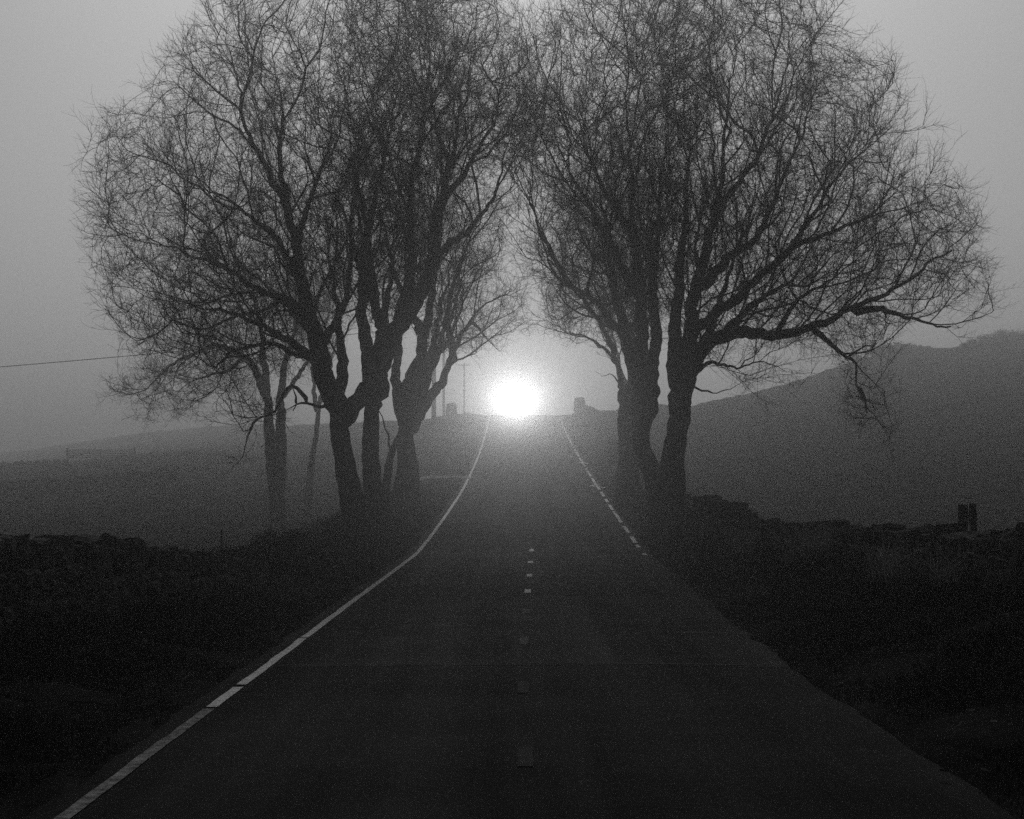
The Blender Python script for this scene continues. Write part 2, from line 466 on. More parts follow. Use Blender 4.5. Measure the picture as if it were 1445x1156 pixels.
    c3 = spawn(c2, g_*.7, g_*1.3, .2, .6, 1.7, 26, 55)
    nb = len(P)
    # attraction points through the crown's volume
    lo, hi = px.min(0), px.max(0)
    X = r.uniform(lo[0], hi[0], natt*5); Yp = r.uniform(lo[1], hi[1], natt*5)
    ins, dm = in_poly(poly, X, Yp)
    rag = vnoise(np.stack([X, Yp], 1)/70, 1.0, seed) + .6*vnoise(np.stack([X, Yp], 1)/28, 1.0, seed+3)
    ins &= (dm > 75*(.15+.9*np.clip(rag+.25, 0, 1.2))) | (r.random(len(X)) < .03)
    X, Yp, dm = X[ins][:natt], Yp[ins][:natt], dm[ins][:natt]
    half = depth*np.sqrt(np.clip(dm*S/3.2, .03, 1))
    dy = r.uniform(-1, 1, len(X))*half
    A = np.stack([(X-HX)*S, Y0+dy, (HY-Yp)*S+CAMZ], 1)
    # grow
    cap = 60000
    N = np.zeros((cap,3)); N[:nb] = np.array(P); pr = np.full(cap, -1); pr[:nb] = par
    lr = np.array(lim_r); okn = np.zeros(cap, bool); okn[:nl] = lr < .75*max(lr)*1.0
    okn[:min(nl, 12)] = False
    okn[nl:] = True
    cnt = nb
    best = np.full(len(A), 1e9); bi = np.zeros(len(A), int)
    def upd(a, b):
        ids = np.arange(a, b)[okn[a:b]]
        if not len(ids): return
        d = np.linalg.norm(A[:,None,:]-N[ids][None,:,:], axis=2)
        k = d.argmin(1); dd = d[np.arange(len(A)), k]
        m = dd < best; best[m] = dd[m]; bi[m] = ids[k[m]]
    for a in range(0, cnt, 200): upd(a, min(a+200, cnt))
    nkids = {}
    for it in range(220):
        act = best < 5.0
        if not act.any(): break
        ids = bi[act]; v = A[act]-N[ids]; v /= np.maximum(np.linalg.norm(v, axis=1, keepdims=True), 1e-6)
        un, inv = np.unique(ids, return_inverse=True)
        s = np.zeros((len(un),3)); np.add.at(s, inv, v)
        cn = np.bincount(inv)[:,None]
        s = s/np.maximum(np.linalg.norm(s, axis=1, keepdims=True), 1e-6)
        pd = N[un]-N[np.maximum(pr[un],0)]; pl_ = np.linalg.norm(pd, axis=1, keepdims=True); pd = pd/np.maximum(pl_,1e-6)
        inert = np.where((un >= nl)[:,None], .7, .15)
        s = s + pd*inert + r.normal(0, .13, s.shape) + np.array([0,0,.13])
        s /= np.maximum(np.linalg.norm(s, axis=1, keepdims=True), 1e-6)
        keep = np.array([nkids.get(int(q),0) < 3 for q in un])
        un, s = un[keep], s[keep]
        if not len(un) or cnt+len(un) >= cap: break
        a = cnt; N[a:a+len(un)] = N[un]+s*step; pr[a:a+len(un)] = un; cnt += len(un)
        for q in un: nkids[int(q)] = nkids.get(int(q),0)+1
        upd(a, cnt)
        live = best > kill
        A = A[live]; best = best[live]; bi = bi[live]
        if not len(A): break
    print("TREE", cnt, nl, "left", len(A), "it", it)
    N = N[:cnt]; pr = pr[:cnt]
    # radii by the pipe model
    w = np.zeros(cnt); kids = np.bincount(pr[pr>=0], minlength=cnt)
    w[kids == 0] = 1.0
    for i in range(cnt-1, 0, -1):
        if pr[i] >= 0: w[pr[i]] += w[i]
    w = np.maximum(w, 1)
    rad = (tipr*1.45)*w**(1/2.15)
    rad[:nl] = np.maximum(lr, np.minimum(rad[:nl], lr*1.05))
    # a branch never thicker than what carries it
    for i in range(nl, cnt): rad[i] = min(rad[i], max(rad[pr[i]]*.72, tipr*1.3) if pr[i] < nl else rad[pr[i]])
    main = np.full(cnt, -1)
    for i in range(cnt-1, -1, -1):
        p = pr[i]
        if p >= 0 and (main[p] < 0 or w[i] >= w[main[p]]): main[p] = i
    cont = np.zeros(cnt, bool); cont[main[main>=0]] = True
    cont[:nl] = False
    seen = set()
    for i in range(nl):
        if pr[i] == i-1 and i > 0: cont[i] = True
    cont[nl:] &= pr[nl:] >= nl
    # twigs
    d0 = N - N[np.maximum(pr,0)]; d0 /= np.maximum(np.linalg.norm(d0, axis=1, keepdims=True), 1e-6)
    ctr = N[:nl].mean(0)
    tip = (kids == 0) & (np.arange(cnt) >= nl)
    thin = (rad < .03) & (np.arange(cnt) >= nl)
    src = np.concatenate([np.nonzero(tip)[0], np.nonzero(tip)[0], np.nonzero(thin & (r.random(cnt) < .65*twig))[0], np.nonzero(thin & (r.random(cnt) < .45*twig))[0]])
    PP, PR, RR, CC = [N], [pr], [rad], [cont]
    off = cnt
    def twigs(base_idx, basep, basedir, n, L, r0, spread, up):
        nonlocal off
        k = len(base_idx)
        d = basedir*.9 + r.normal(0, spread, (k,3)); d[:,2] += up
        d /= np.linalg.norm(d, axis=1, keepdims=True)
        prev = base_idx; p = basep
        allp, alld, alli = [], [], []
        for s_ in range(n):
            d = d + r.normal(0, .17, (k,3)); d[:,2] += .04
            d /= np.linalg.norm(d, axis=1, keepdims=True)
            p = p + d*(L/n)[:,None]
            ids = off+np.arange(k); off += k
            PP.append(p); PR.append(prev.copy()); RR.append(np.full(k, r0*(1-.55*(s_+1)/n)))
            CC.append(np.full(k, s_ > 0))
            allp.append(p); alld.append(d.copy()); alli.append(ids); prev = ids
        return allp, alld, alli
    k = len(src)
    ap, ad_, ai = twigs(src, N[src], d0[src], 5, r.uniform(.25, .72, k)*twl, tipr, .45, .22)
    # long straight shoots that break the outline
    outw = N-ctr; outw /= np.maximum(np.linalg.norm(outw, axis=1, keepdims=True), 1e-6)
    sh = np.nonzero(tip & (r.random(cnt) < .3))[0]
    bp, bd, bi_ = twigs(sh, N[sh], outw[sh]*.8+d0[sh]*.5, 6, r.uniform(.45, 1.1, len(sh)), tipr*1.1, .34, .2)
    for lv in (1,2,3,4):
        m = r.random(len(sh)) < .7
        twigs(bi_[lv][m], bp[lv][m], bd[lv][m], 3, r.uniform(.2,.55,m.sum()), tipr*.75, .5, .1)
    for lv in (0,1,2,3):
        m = r.random(k) < (.6 if lv else .35)
        twigs(ai[lv][m], ap[lv][m], ad_[lv][m], 3, r.uniform(.18,.5,m.sum())*twl, tipr*.75, .6, .1)
    P = np.concatenate(PP); PRR = np.concatenate(PR); RAD = np.concatenate(RR); CON = np.concatenate(CC)
    allm = np.arange(len(P)) >= nl
    thick = RAD > .022
    V1,Q1 = tubes(P, PRR, RAD, CON, allm & thick, 6)
    V2,Q2 = tubes(P, PRR, RAD, CON, allm & ~thick, 3)
    base = P[0].copy(); base[2] = gz(base[0], base[1])
    root = empty('bare_tree', base)
    tag(root, label, 'tree', group)
    V = np.concatenate([V1, V2]) - base
    link('crown', mesh_np('crown', V, [np.concatenate([Q1, Q2+len(V1)])]), M_twig, root)
    # trunk and limbs, knobbly
    # carry the first ring below the ground
    V3,Q3 = tubes(P[:nl], PRR[:nl], RAD[:nl], CON[:nl], np.ones(nl, bool), 18)
    # push the surface in and out
    E = np.nonzero(PRR[:nl] >= 0)[0]
    cen = np.concatenate([P[E], P[PRR[E]][~(CON[E] & (np.isin(PRR[E], E)))]]) if len(E) else P[:0]
    cen = np.repeat(cen, 18, 0)
    if len(cen) == len(V3):
        dirs = V3-cen; nrm = np.linalg.norm(dirs, axis=1, keepdims=True); dd = dirs/np.maximum(nrm,1e-6)
        q = V3*np.array([1,1,.45])
        amp = .06*vnoise(q, 2.2, seed)+.07*vnoise(q, 5.5, seed+1)+.09*vnoise(q, 13, seed+2)
        V3 = V3 + dd*nrm*amp[:,None]
    link('trunk', mesh_np('trunk', V3-base, [Q3], True), M_bark, root)
    return root

GL, GR = 'bare roadside trees left of the road', 'bare roadside trees right of the road'
# L1 nearest left
make_tree('nearest left roadside tree, stout trunk leaning left with a low snag branch', 46.0, [
  ([(514,775,0),(509,746,0),(499,700,0),(490,655,0),(482,612,0),(476,570,0)], 42, 44),
  ([(480,585,0),(462,545,.1),(448,500,.3),(434,455,.4),(424,400,.2),(418,340,-.2),(408,280,-.5),(400,200,-.4),(392,110,-.2)], 38, 5),
  ([(482,600,0),(503,560,-.2),(520,520,-.5),(530,470,-.8),(520,410,-1.2),(510,340,-1.5),(500,260,-1.5),(498,160,-1.2)], 30, 5),
  ([(475,580,0),(480,520,.2),(477,450,.5),(470,380,.9),(462,300,1)], 26, 6),
  ([(452,515,.2),(415,480,.6),(370,450,1.2),(320,432,1.5),(265,425,1.2),(205,420,.8)], 17, 4),
  ([(440,470,.4),(395,420,-.6),(340,385,-1.6),(285,370,-2),(220,345,-2.2)], 15, 3.5),
  ([(424,400,.2),(380,340,1),(330,290,1.6),(275,260,2),(215,240,2.2)], 14, 3.5),
  ([(418,350,0),(440,280,.9),(455,200,1.6),(450,120,2)], 13, 3.5),
  ([(410,300,-.5),(365,230,-1),(340,150,-1.4),(330,70,-1.4)], 12, 3),
  ([(446,500,.3),(470,440,1.2),(480,380,1.8),(470,300,2.4),(445,220,2.6)], 18, 4),
  ([(430,440,.4),(385,400,2.2),(330,360,3.4),(270,330,4)], 12, 3),
  ([(472,574,0),(452,574,-.6),(440,569,-.8),(426,572,-.9),(420,582,-1)], 9, 5),
  ([(426,572,-.9),(424,560,-.9),(418,548,-.8)], 6, 3),
  ([(440,569,-.8),(430,556,-1),(420,545,-1),(408,560,-1.2),(395,578,-1.3),(378,585,-1.5),(360,606,-1.7),(348,600,-1.8),(335,570,-1.9)], 7, 2.5),
  ([(370,592,-1.6),(362,620,-1.7),(352,650,-1.8),(335,668,-1.9)], 4, 1.5),
  ([(425,505,.4),(390,488,-.8),(352,500,-1.6),(318,528,-2),(300,515,-2.2),(275,534,-2.4),(270,552,-2.4)], 9, 3),
 ], [(452,530),(420,560),(395,600),(345,650),(330,640),(335,600),(280,560),(235,545),(175,475),(140,405),(133,300),(128,215),(210,150),(270,80),(322,-20),(420,-90),(540,-110),(590,-60),(600,100),(590,250),(560,380),(500,440)],
 4.6, 2600, 11, GL)
# L2
make_tree('second left roadside tree, upright trunk close beside the nearest one, limbs arching over the road', 48.5, [
  ([(538,760,0),(535,735,0),(528,690,0),(523,640,0),(525,590,0),(528,550,0)], 36, 34),
  ([(528,560,0),(540,500,0),(562,450,.1),(588,405,.2),(608,360,.2),(622,300,0),(640,240,-.2),(650,170,-.2),(655,90,0)], 38, 5),
  ([(527,575,0),(520,510,.6),(516,440,1.0),(525,360,1.4),(540,280,1.5),(552,190,1.4),(560,90,1.2)], 28, 5),
  ([(526,565,0),(532,510,.2),(540,440,.7),(548,370,1),(560,290,1.1)], 26, 5),
  ([(562,455,.1),(575,390,-1),(570,320,-1.8),(580,240,-2.2),(600,150,-2.2),(610,60,-2)], 20, 4),
  ([(608,360,.2),(650,330,.9),(688,285,1.2),(712,230,1.2),(725,160,1)], 14, 3),
  ([(622,300,0),(660,245,-1),(695,190,-1.5),(715,120,-1.6)], 13, 3),
  ([(640,240,-.2),(612,180,.8),(600,110,1.2),(604,30,1.4)], 10, 3),
  ([(520,420,1),(490,350,2),(478,270,2.6),(485,180,2.8)], 12, 3),
 ], [(545,480),(490,400),(470,200),(480,0),(520,-110),(640,-120),(740,-60),(768,50),(762,150),(748,230),(705,275),(660,300),(645,330),(612,395)],
 4.4, 2300, 23, GL)
# L3 thin leaning
make_tree('slim leaning left roadside tree squeezed between two stouter trunks', 55.0, [
  ([(543,725,0),(545,700,0),(549,665,0),(556,635,0),(568,608,0),(582,580,0)], 16, 13),
  ([(580,585,0),(600,545,.3),(622,500,.4),(640,455,.3),(648,400,.2),(640,350,0)], 13, 4),
  ([(552,650,0),(545,600,-.5),(535,575,-.7),(545,560,-.9)], 5, 2),
 ], [(600,520),(590,430),(600,340),(650,290),(690,330),(690,420),(650,490)], 2.4, 500, 31, GL, kill=.55)
# L4
make_tree('greyer left roadside tree further on, broad trunk, low limbs over the white line', 59.0, [
  ([(574,725,0),(573,700,0),(574,660,0),(573,620,0),(574,590,0)], 42, 38),
  ([(576,610,0),(596,575,0),(615,550,0),(634,525,.2),(646,490,.4),(664,452,.6),(690,425,.6),(720,405,.6)], 24, 4),
  ([(573,600,0),(572,540,.4),(585,480,.6),(600,420,.8),(610,350,1),(620,280,1),(630,200,.8)], 28, 4),
  ([(575,600,0),(592,545,-.3),(610,492,-.5),(626,430,-.6),(640,360,-.6)], 24, 4),
  ([(574,605,0),(560,550,.3),(560,490,.5),(574,420,.5),(580,350,.4)], 24, 4),
  ([(592,548,-.3),(622,505,-.8),(648,440,-1),(660,370,-1)], 16, 4),
  ([(640,510,.2),(635,450,-.6),(650,390,-1.2),(672,340,-1.4),(690,290,-1.4)], 13, 3),
  ([(664,452,.6),(690,475,1.2),(705,492,1.4)], 6, 2),
  ([(590,470,.6),(560,400,1.6),(540,320,2.2),(530,240,2.4)], 15, 3),
 ], [(600,500),(570,400),(540,300),(560,150),(640,100),(720,150),(742,270),(740,350),(735,430),(722,490),(700,500),(655,505)],
 4.4, 1900, 41, GL, kill=.52)
# L5 twin
make_tree('pale grey twin stemmed tree fading in the mist behind the left wall, reaching far left', 84.0, [
  ([(394,740,0),(392,712,0),(390,690,0),(384,650,0),(379,610,0),(378,560,0)], 27, 23),
  ([(392,692,0),(399,655,.2),(399,600,.3),(397,550,.4),(405,500,.5),(420,440,.6),(430,370,.6)], 24, 6),
  ([(378,565,0),(366,530,0),(345,505,.2),(310,490,.4),(270,500,.6),(230,520,.8),(205,545,.8),(165,557,.8)], 14, 2.5),
  ([(378,560,0),(372,500,.4),(360,440,.8),(340,380,1),(330,310,1)], 14, 3),
  ([(345,505,.2),(300,525,1.2),(260,535,1.6),(235,560,1.8)], 8, 2),
  ([(397,560,.4),(425,520,1),(450,470,1.4),(465,400,1.4)], 9, 2),
 ], [(400,520),(330,590),(250,610),(200,600),(150,560),(160,520),(200,430),(230,330),(320,260),(430,250),(480,350),(480,450)],
 5.5, 2000, 53, GL, kill=.62, step=.3, twl=1.15, tipr=.0065)
make_tree('faint pale tree trunk leaning right in the mist just left of the nearest trunk', 96.0, [
  ([(434,715,0),(436,690,0),(440,650,0),(446,610,0),(450,570,0)], 13, 11),
  ([(449,580,0),(442,530,.4),(436,480,.8),(430,420,.8)], 8, 2.5),
  ([(450,570,0),(462,530,-.5),(475,480,-.8),(480,420,-1)], 8, 2.5),
 ], [(445,540),(400,480),(400,380),(450,320),(510,360),(500,480)], 4, 700, 59, GL, kill=.75, step=.32, tipr=.0065)
# R1
make_tree('nearest right roadside tree, thick forked trunk, one long low limb reaching right', 46.0, [
  ([(945,775,0),(945,745,0),(947,700,0),(950,650,0),(955,610,0),(961,570,0)], 52, 46),
  ([(956,604,0),(970,552,0),(988,511,0),(1012,484,0),(1050,472,0),(1100,470,.1),(1150,464,.2),(1190,450,.3),(1215,432,.4),(1260,410,.5),(1310,378,.5),(1350,350,.5)], 33, 11),
  ([(1210,436,.4),(1250,432,.8),(1290,440,1),(1330,452,1.1),(1358,455,1.2)], 14, 8),
  ([(1152,464,.2),(1175,485,-.2),(1195,505,-.3),(1204,515,-.3),(1205,545,-.3)], 11, 9),
  ([(1205,545,-.3),(1212,560,-.3),(1220,584,-.3)], 10, 7),
  ([(1195,505,-.3),(1215,495,-.5),(1235,485,-.6)], 4, 1.5),
  ([(960,575,0),(972,520,.3),(978,460,.5),(990,400,.6),(1004,330,.8),(1020,260,.8),(1030,170,.6),(1040,80,.4)], 32, 5),
  ([(958,590,0),(948,540,-.3),(944,480,-.6),(948,410,-.9),(958,340,-1),(962,250,-1),(960,150,-.8)], 30, 5),
  ([(962,578,0),(956,520,-.2),(966,450,-.3),(978,370,-.3),(985,290,-.2)], 28, 5),
  ([(968,555,0),(988,500,-.5),(1005,440,-.9),(1030,370,-1.2),(1050,300,-1.3)], 22, 5),
  ([(992,400,.6),(1040,350,1.2),(1085,310,1.6),(1120,250,1.8),(1150,170,1.8),(1170,80,1.6)], 18, 4),
  ([(980,470,.5),(1030,430,-.8),(1080,385,-1.6),(1140,350,-2),(1200,330,-2.2),(1265,305,-2.2)], 20, 4),
  ([(1015,484,0),(1055,440,1),(1110,400,2),(1170,380,2.6),(1240,350,3)], 16, 3.5),
  ([(1085,382,-1.6),(1120,320,-2.4),(1170,260,-2.8),(1220,215,-2.8)], 11, 3),
  ([(1100,470,.1),(1125,430,-.4),(1165,400,-.6),(1215,370,-.6)], 9, 3),
  ([(1010,300,.8),(1060,230,-.2),(1090,150,-.8),(1110,60,-1)], 12, 3),
  ([(985,530,0),(1010,515,1),(1050,518,1.8),(1090,505,2.2),(1130,515,2.6)], 9, 2.5),
  ([(978,548,0),(1000,555,-.5),(1020,550,-.8),(1045,540,-1)], 4, 1.5),
 ], [(990,500),(1060,545),(1130,545),(1175,500),(1185,545),(1195,600),(1240,595),(1225,530),(1262,475),(1340,465),(1378,450),(1380,345),(1330,255),(1275,215),(1272,130),(1235,90),(1190,60),(1195,-10),(1100,-90),(960,-110),(905,-20),(890,200),(910,380),(955,470)],
 4.8, 3000, 61, GR)
# R2
make_tree('right roadside tree with a crooked elbowed trunk, close behind the nearest right trunk', 47.8, [
  ([(938,770,0),(936,745,0),(930,705,0),(918,670,0),(906,640,0),(905,615,0),(914,585,0)], 44, 36),
  ([(912,590,0),(905,545,0),(900,500,.2),(908,440,.3),(905,370,.3),(895,300,.2),(890,220,0),(880,130,0)], 34, 5),
  ([(914,580,0),(932,530,.7),(940,460,1.1),(930,390,1.5),(935,310,1.8),(945,220,1.8),(950,130,1.8)], 26, 5),
  ([(904,545,0),(888,480,.2),(876,410,.4),(862,330,.6),(850,250,.7)], 24, 5),
  ([(914,582,0),(920,520,-.3),(925,450,-.7),(915,380,-1),(920,300,-1)], 24, 5),
  ([(902,510,.2),(870,460,-.5),(845,430,-.9),(815,415,-1.2),(785,400,-1.4),(765,370,-1.5),(762,330,-1.4)], 18, 3),
  ([(906,420,.3),(865,370,-.8),(830,320,-1.4),(800,260,-1.8),(780,190,-2)], 16, 3.5),
  ([(900,340,.3),(860,280,1),(835,210,1.6),(820,130,1.8)], 14, 3.5),
  ([(845,430,-.9),(815,440,-.2),(790,452,0),(770,448,.2)], 6, 2),
  ([(815,415,-1.2),(785,380,-.6),(760,330,-.3),(745,270,-.2),(735,230,0)], 9, 2.5),
 ], [(885,470),(835,455),(775,450),(750,385),(714,290),(706,230),(722,150),(725,40),(800,-60),(950,-110),(1020,-40),(1000,150),(960,330),(935,430)],
 4.6, 2500, 71, GR)
# R3
make_tree('greyer right roadside tree beyond the crooked trunk, split stem arching toward the light', 60.0, [
  ([(889,725,0),(888,700,0),(887,660,0),(890,620,0),(893,580,0)], 42, 34),
  ([(884,640,0),(880,590,0),(877,545,0),(870,512,0),(850,490,.1),(825,474,.2),(800,470,.3),(775,462,.4)], 18, 3),
  ([(893,590,0),(893,530,.3),(885,470,.5),(870,410,.8),(860,340,1),(850,270,1)], 28, 4),
  ([(870,515,0),(860,480,-.6),(835,440,-1),(805,410,-1.2),(780,360,-1.2)], 11, 2.5),
  ([(892,590,0),(908,530,-.2),(912,470,-.4),(900,400,-.4)], 20, 4),
  ([(888,470,.5),(915,400,1.4),(930,320,1.8)], 13, 3),
  ([(876,548,0),(862,530,-.4),(848,532,-.6),(838,526,-.7)], 3.5, 1.2),
 ], [(872,500),(815,492),(765,470),(740,420),(730,330),(760,230),(830,150),(930,170),(970,280),(960,420),(920,490)],
 4.4, 1700, 83, GR, kill=.55)
make_tree('faint right roadside tree furthest up the road, mostly hidden behind nearer trunks', 78.0, [
  ([(880,715,0),(880,690,0),(879,650,0),(882,610,0),(886,570,0)], 26, 20),
  ([(884,580,0),(895,530,0),(905,470,.4),(910,400,.6)], 17, 3),
  ([(886,570,0),(875,520,0),(860,470,-.4),(845,420,-.6)], 10, 2.5),
 ], [(880,520),(830,460),(820,360),(880,300),(950,330),(950,460)], 3.6, 800, 89, GR, kill=.7, step=.3, tipr=.0065)

# ------------------------------------------------------------------ stone walls
def stone_template():
    bm = bmesh.new(); bmesh.ops.create_cube(bm, size=1)
    bmesh.ops.subdivide_edges(bm, edges=bm.edges[:], cuts=2, use_grid_fill=True)
    V = np.array([v.co[:] for v in bm.verts]); Fq = np.array([[v.index for v in f.verts] for f in bm.faces]); bm.free()
    # round the corners a little
    n = np.linalg.norm(V, axis=1, keepdims=True)
    V = V*.62 + V/n*.5*.38*1.1
    return V, Fq
SV, SF = stone_template()
def stones(specs, seed):
    """specs: list of (centre, (sx,sy,sz), yaw, tilt)"""
    r = np.random.default_rng(seed); Vs, Fs = [], []
    for k, (c, s, yaw, tl) in enumerate(specs):
        V = SV*(1+.06*r.normal(0,1,(len(SV),1))) + r.normal(0,.035,SV.shape)
        V = V*np.array(s)
        ct, st = math.cos(tl), math.sin(tl)
        V = np.stack([V[:,0]*ct-V[:,2]*st, V[:,1], V[:,0]*st+V[:,2]*ct], 1)
        cy, sy = math.cos(yaw), math.sin(yaw)
        V = np.stack([V[:,0]*cy-V[:,1]*sy, V[:,0]*sy+V[:,1]*cy, V[:,2]], 1) + np.array(c)
        Vs.append(V); Fs.append(SF+k*len(SV))
    return np.concatenate(Vs), np.concatenate(Fs)
def dry_wall(name, label, path, seed, thick=.5, course=.17, slen=.34, coping=.24, parent_group=None, rough=1.0):
    """path: (x, y, height of the wall top above the ground)"""
    r = np.random.default_rng(seed)
    path = np.array(path, float)
    seg = np.linalg.norm(np.diff(path[:,:2], axis=0), axis=1); s = np.concatenate([[0], np.cumsum(seg)])
    def pt(q): return np.array([np.interp(q, s, path[:,k]) for k in range(3)])
    base = np.array([path[0,0], path[0,1], gz(path[0,0], path[0,1])])
    specs = []
    L = s[-1]
    hmax = path[:,2].max()
    ncs = int(hmax/course)+1
    for c in range(ncs):
        q = -r.uniform(0, slen)
        while q < L:
            ln = slen*r.uniform(.55, 1.5)
            mid = min(max(q+ln/2, 0), L)
            x, y_, h = pt(mid); p2 = pt(min(mid+.1, L)); p1 = pt(max(mid-.1, 0))
            yaw = math.atan2(p2[1]-p1[1], p2[0]-p1[0])
            top = h - coping*.75
            zc = (c+.5)*course
            if zc < top + .05*r.normal():
                nx, ny = -math.sin(yaw), math.cos(yaw)
                gzv = gz(x, y_)
                taper = 1-.28*zc/max(hmax,.5)
                for side in (-1, 1):
                    o = side*(thick*taper/2-.10+r.normal(0,.022*rough))
                    specs.append(((x+nx*o, y_+ny*o, gzv+zc+r.normal(0,.012)), (ln*1.04, .28*r.uniform(.85,1.2), course*r.uniform(.95,1.25)), yaw+r.normal(0,.06), r.normal(0,.06*rough)))
            q += ln
    q = 0
    while q < L:       # coping stones set on edge
        ln = coping*r.uniform(.5, 1.35)
        x, y_, h = pt(min(q+ln/2, L)); p2 = pt(min(q+.1, L)); p1 = pt(max(q-.1, 0))
        yaw = math.atan2(p2[1]-p1[1], p2[0]-p1[0])
        hh = coping*r.uniform(.45, 1.55)
        if h > .15:
            specs.append(((x, y_, gz(x, y_)+h-coping*.75+hh*.42), (ln*1.1, thick*r.uniform(.6,.95), hh*1.1), yaw+r.normal(0,.3), r.normal(0,.38*rough)))
            if r.random() < .22*rough:
                specs.append(((x+r.normal(0,.08), y_+r.normal(0,.08), gz(x, y_)+h-coping*.75+hh*.95), (ln*r.uniform(.6,1), .3, hh*r.uniform(.35,.6)), yaw+r.normal(0,.6), r.normal(0,.3)))
        q += ln
    V, Fq = stones(specs, seed+1)
    o = link(name, mesh_np(name, V-base, [Fq]), M_stone)
    o.location = base
    tag(o, label, 'stone wall', parent_group)
    return o
dry_wall('dry_stone_wall', 'dark dry stone wall of rough boulders beside the left verge, crumbling toward the trees',
    [(-6.3,8,1.0),(-5.9,14,1.0),(-5.45,18,.93),(-5.0,22,.80),(-4.6,26,.54),(-4.45,28,.38),(-4.38,29.5,.17)], 101)
dry_wall('dry_stone_wall', 'dark tumbled dry stone wall beside the right verge, running up to the forked tree',
    [(6.9,8,.75),(6.6,14,.75),(6.2,19,.72),(5.95,24,.62),(5.75,29,.5),(5.55,33,.43),(5.35,37,.44),(5.25,39,.58),(5.15,41.3,.88),(5.05,43,.98),(4.95,44.4,.95)], 111)
# far walls in the left fields
def wpath(pts, Y):   # (px x, px y of the top, dist)
    out = []
    for x, yt, Yd in pts:
        p = at(x, yt, Yd); out.append((p[0], p[1], max(.35, p[2]-gz(p[0], p[1]))))
    return out
FW = 'far field walls in the mist'
dry_wall('dry_stone_wall', 'misty far field wall left of the five bar gate', wpath([(-60,655,205),(0,654,203),(50,652,202),(93,652,201)],0), 121, .6,.3,.6,.35, FW)
dry_wall('dry_stone_wall', 'misty far field wall right of the five bar gate, running behind the pale trunks', wpath([(192,650,199),(260,650,196),(330,648,190),(430,645,180),(560,640,165)],0), 131, .6,.3,.6,.35, FW)
dry_wall('dry_stone_wall', 'low nearer field wall in front of the five bar gate, dipping across the left field', wpath([(-80,686,135),(0,682,135),(80,676,135),(160,669,135),(248,662,135)],0), 141, .6,.25,.5,.3, FW)
# walls near the crest of the road
dry_wall('dry_stone_wall', 'faint stub of stone wall on the left shoulder of the road crest, near the poles', [(-3.2,131,.55),(-3.9,126,.45),(-4.8,118,.4),(-5.3,108,.35)], 151, .5,.22,.45,.3, 'walls at the road crest')
dry_wall('dry_stone_wall', 'faint stone wall climbing the right shoulder of the road crest', [(4.9,131,.5),(5.6,138,.6),(7.2,146,.55),(9.5,152,.5)], 161, .5,.22,.45,.3, 'walls at the road crest')

# ------------------------------------------------------------------ stone piers at the crest
def pier(label, x, y_, w, h, seed):
    r = np.random.default_rng(seed); specs = []
    b = np.array([x, y_, gz(x, y_)-.1]); z = 0
    while z < h:
        for i in (-1,1):
            for j in (-1,1):
                specs.append(((i*w*.24, j*w*.24, z+.14), (w*.52, w*.52, .31*r.uniform(.9,1.15)), r.normal(0,.1), r.normal(0,.05)))
        z += .27
    specs.append(((0,0,z+.12), (w*.8,w*.8,.36), .2, .12))
    V, Fq = stones(specs, seed)
    o = link('stone_pier', mesh_np('stone_pier', V, [Fq]), M_stone); o.location = b
    tag(o, label, 'pier', 'stone piers at the road crest')
p = at(637, 575, 132); pier('squat stone pier left of the glowing light, beside the faint poles', p[0], 132, .85, 1.35, 5)
p = at(818, 570, 142); pier('squat stone pier right of the glowing light on the road crest', p[0], 142, .9, 1.3, 6)

# ------------------------------------------------------------------ telegraph poles and wire
def pole(label, x, Y, top, r0=.13, arm=False):
    p = at(x, 600, Y); zb = gz(p[0], Y); zt = at(x, top, Y)[2]
    root = empty('telegraph_pole', (p[0], Y, zb)); tag(root, label, 'pole', 'telegraph poles')
    bm = bmesh.new(); add_tube(bm, [(0,0,-.3),(0.01,0,(zt-zb)*.5),(0,0,zt-zb)], [r0,r0*.88,r0*.75], 10)
    bm_obj('shaft', bm, M_wood, root, True)
    if arm:
        h = zt-zb-.25
        bm = bmesh.new(); add_box(bm, (0,-r0*.75-.045,h), (1.35,.09,.11), None, .01); bm_obj('crossarm', bm, M_wood, root)
        for sx in (-.6,-.3,.3,.6):
            bm = bmesh.new(); add_tube(bm, [(sx,-r0*.75-.045,h+.055),(sx,-r0*.75-.045,h+.12),(sx,-r0*.75-.045,h+.2)], [.02,.05,.035], 8)
            bm_obj('insulator', bm, M_steel, root)
    return np.array([p[0], Y, zt])
pole('faint telegraph pole with a crossarm, nearest to the glowing light', 655, 205, 513, .13, True)
pole('thin faint telegraph pole just left of the squat stone pier, top lost in branches', 626, 175, 450, .15)
pt2 = pole('thickest grey telegraph pole, standing closest to the left tree trunks', 612, 112, 455, .17, True)
bm = bmesh.new()
a, b = at(-150, 530, 92), pt2 + np.array([0,0,-.2])
pts = []
for k in range(61):
    f = k/60; q = a*(1-f)+b*f; q[2] -= .9*4*f*(1-f)*.25*0.6; pts.append(tuple(q))
add_tube(bm, pts, .022, 6)
tag(bm_obj('overhead_wire', bm, M_cable), 'single dark overhead wire crossing the sky at the left edge', 'wire')

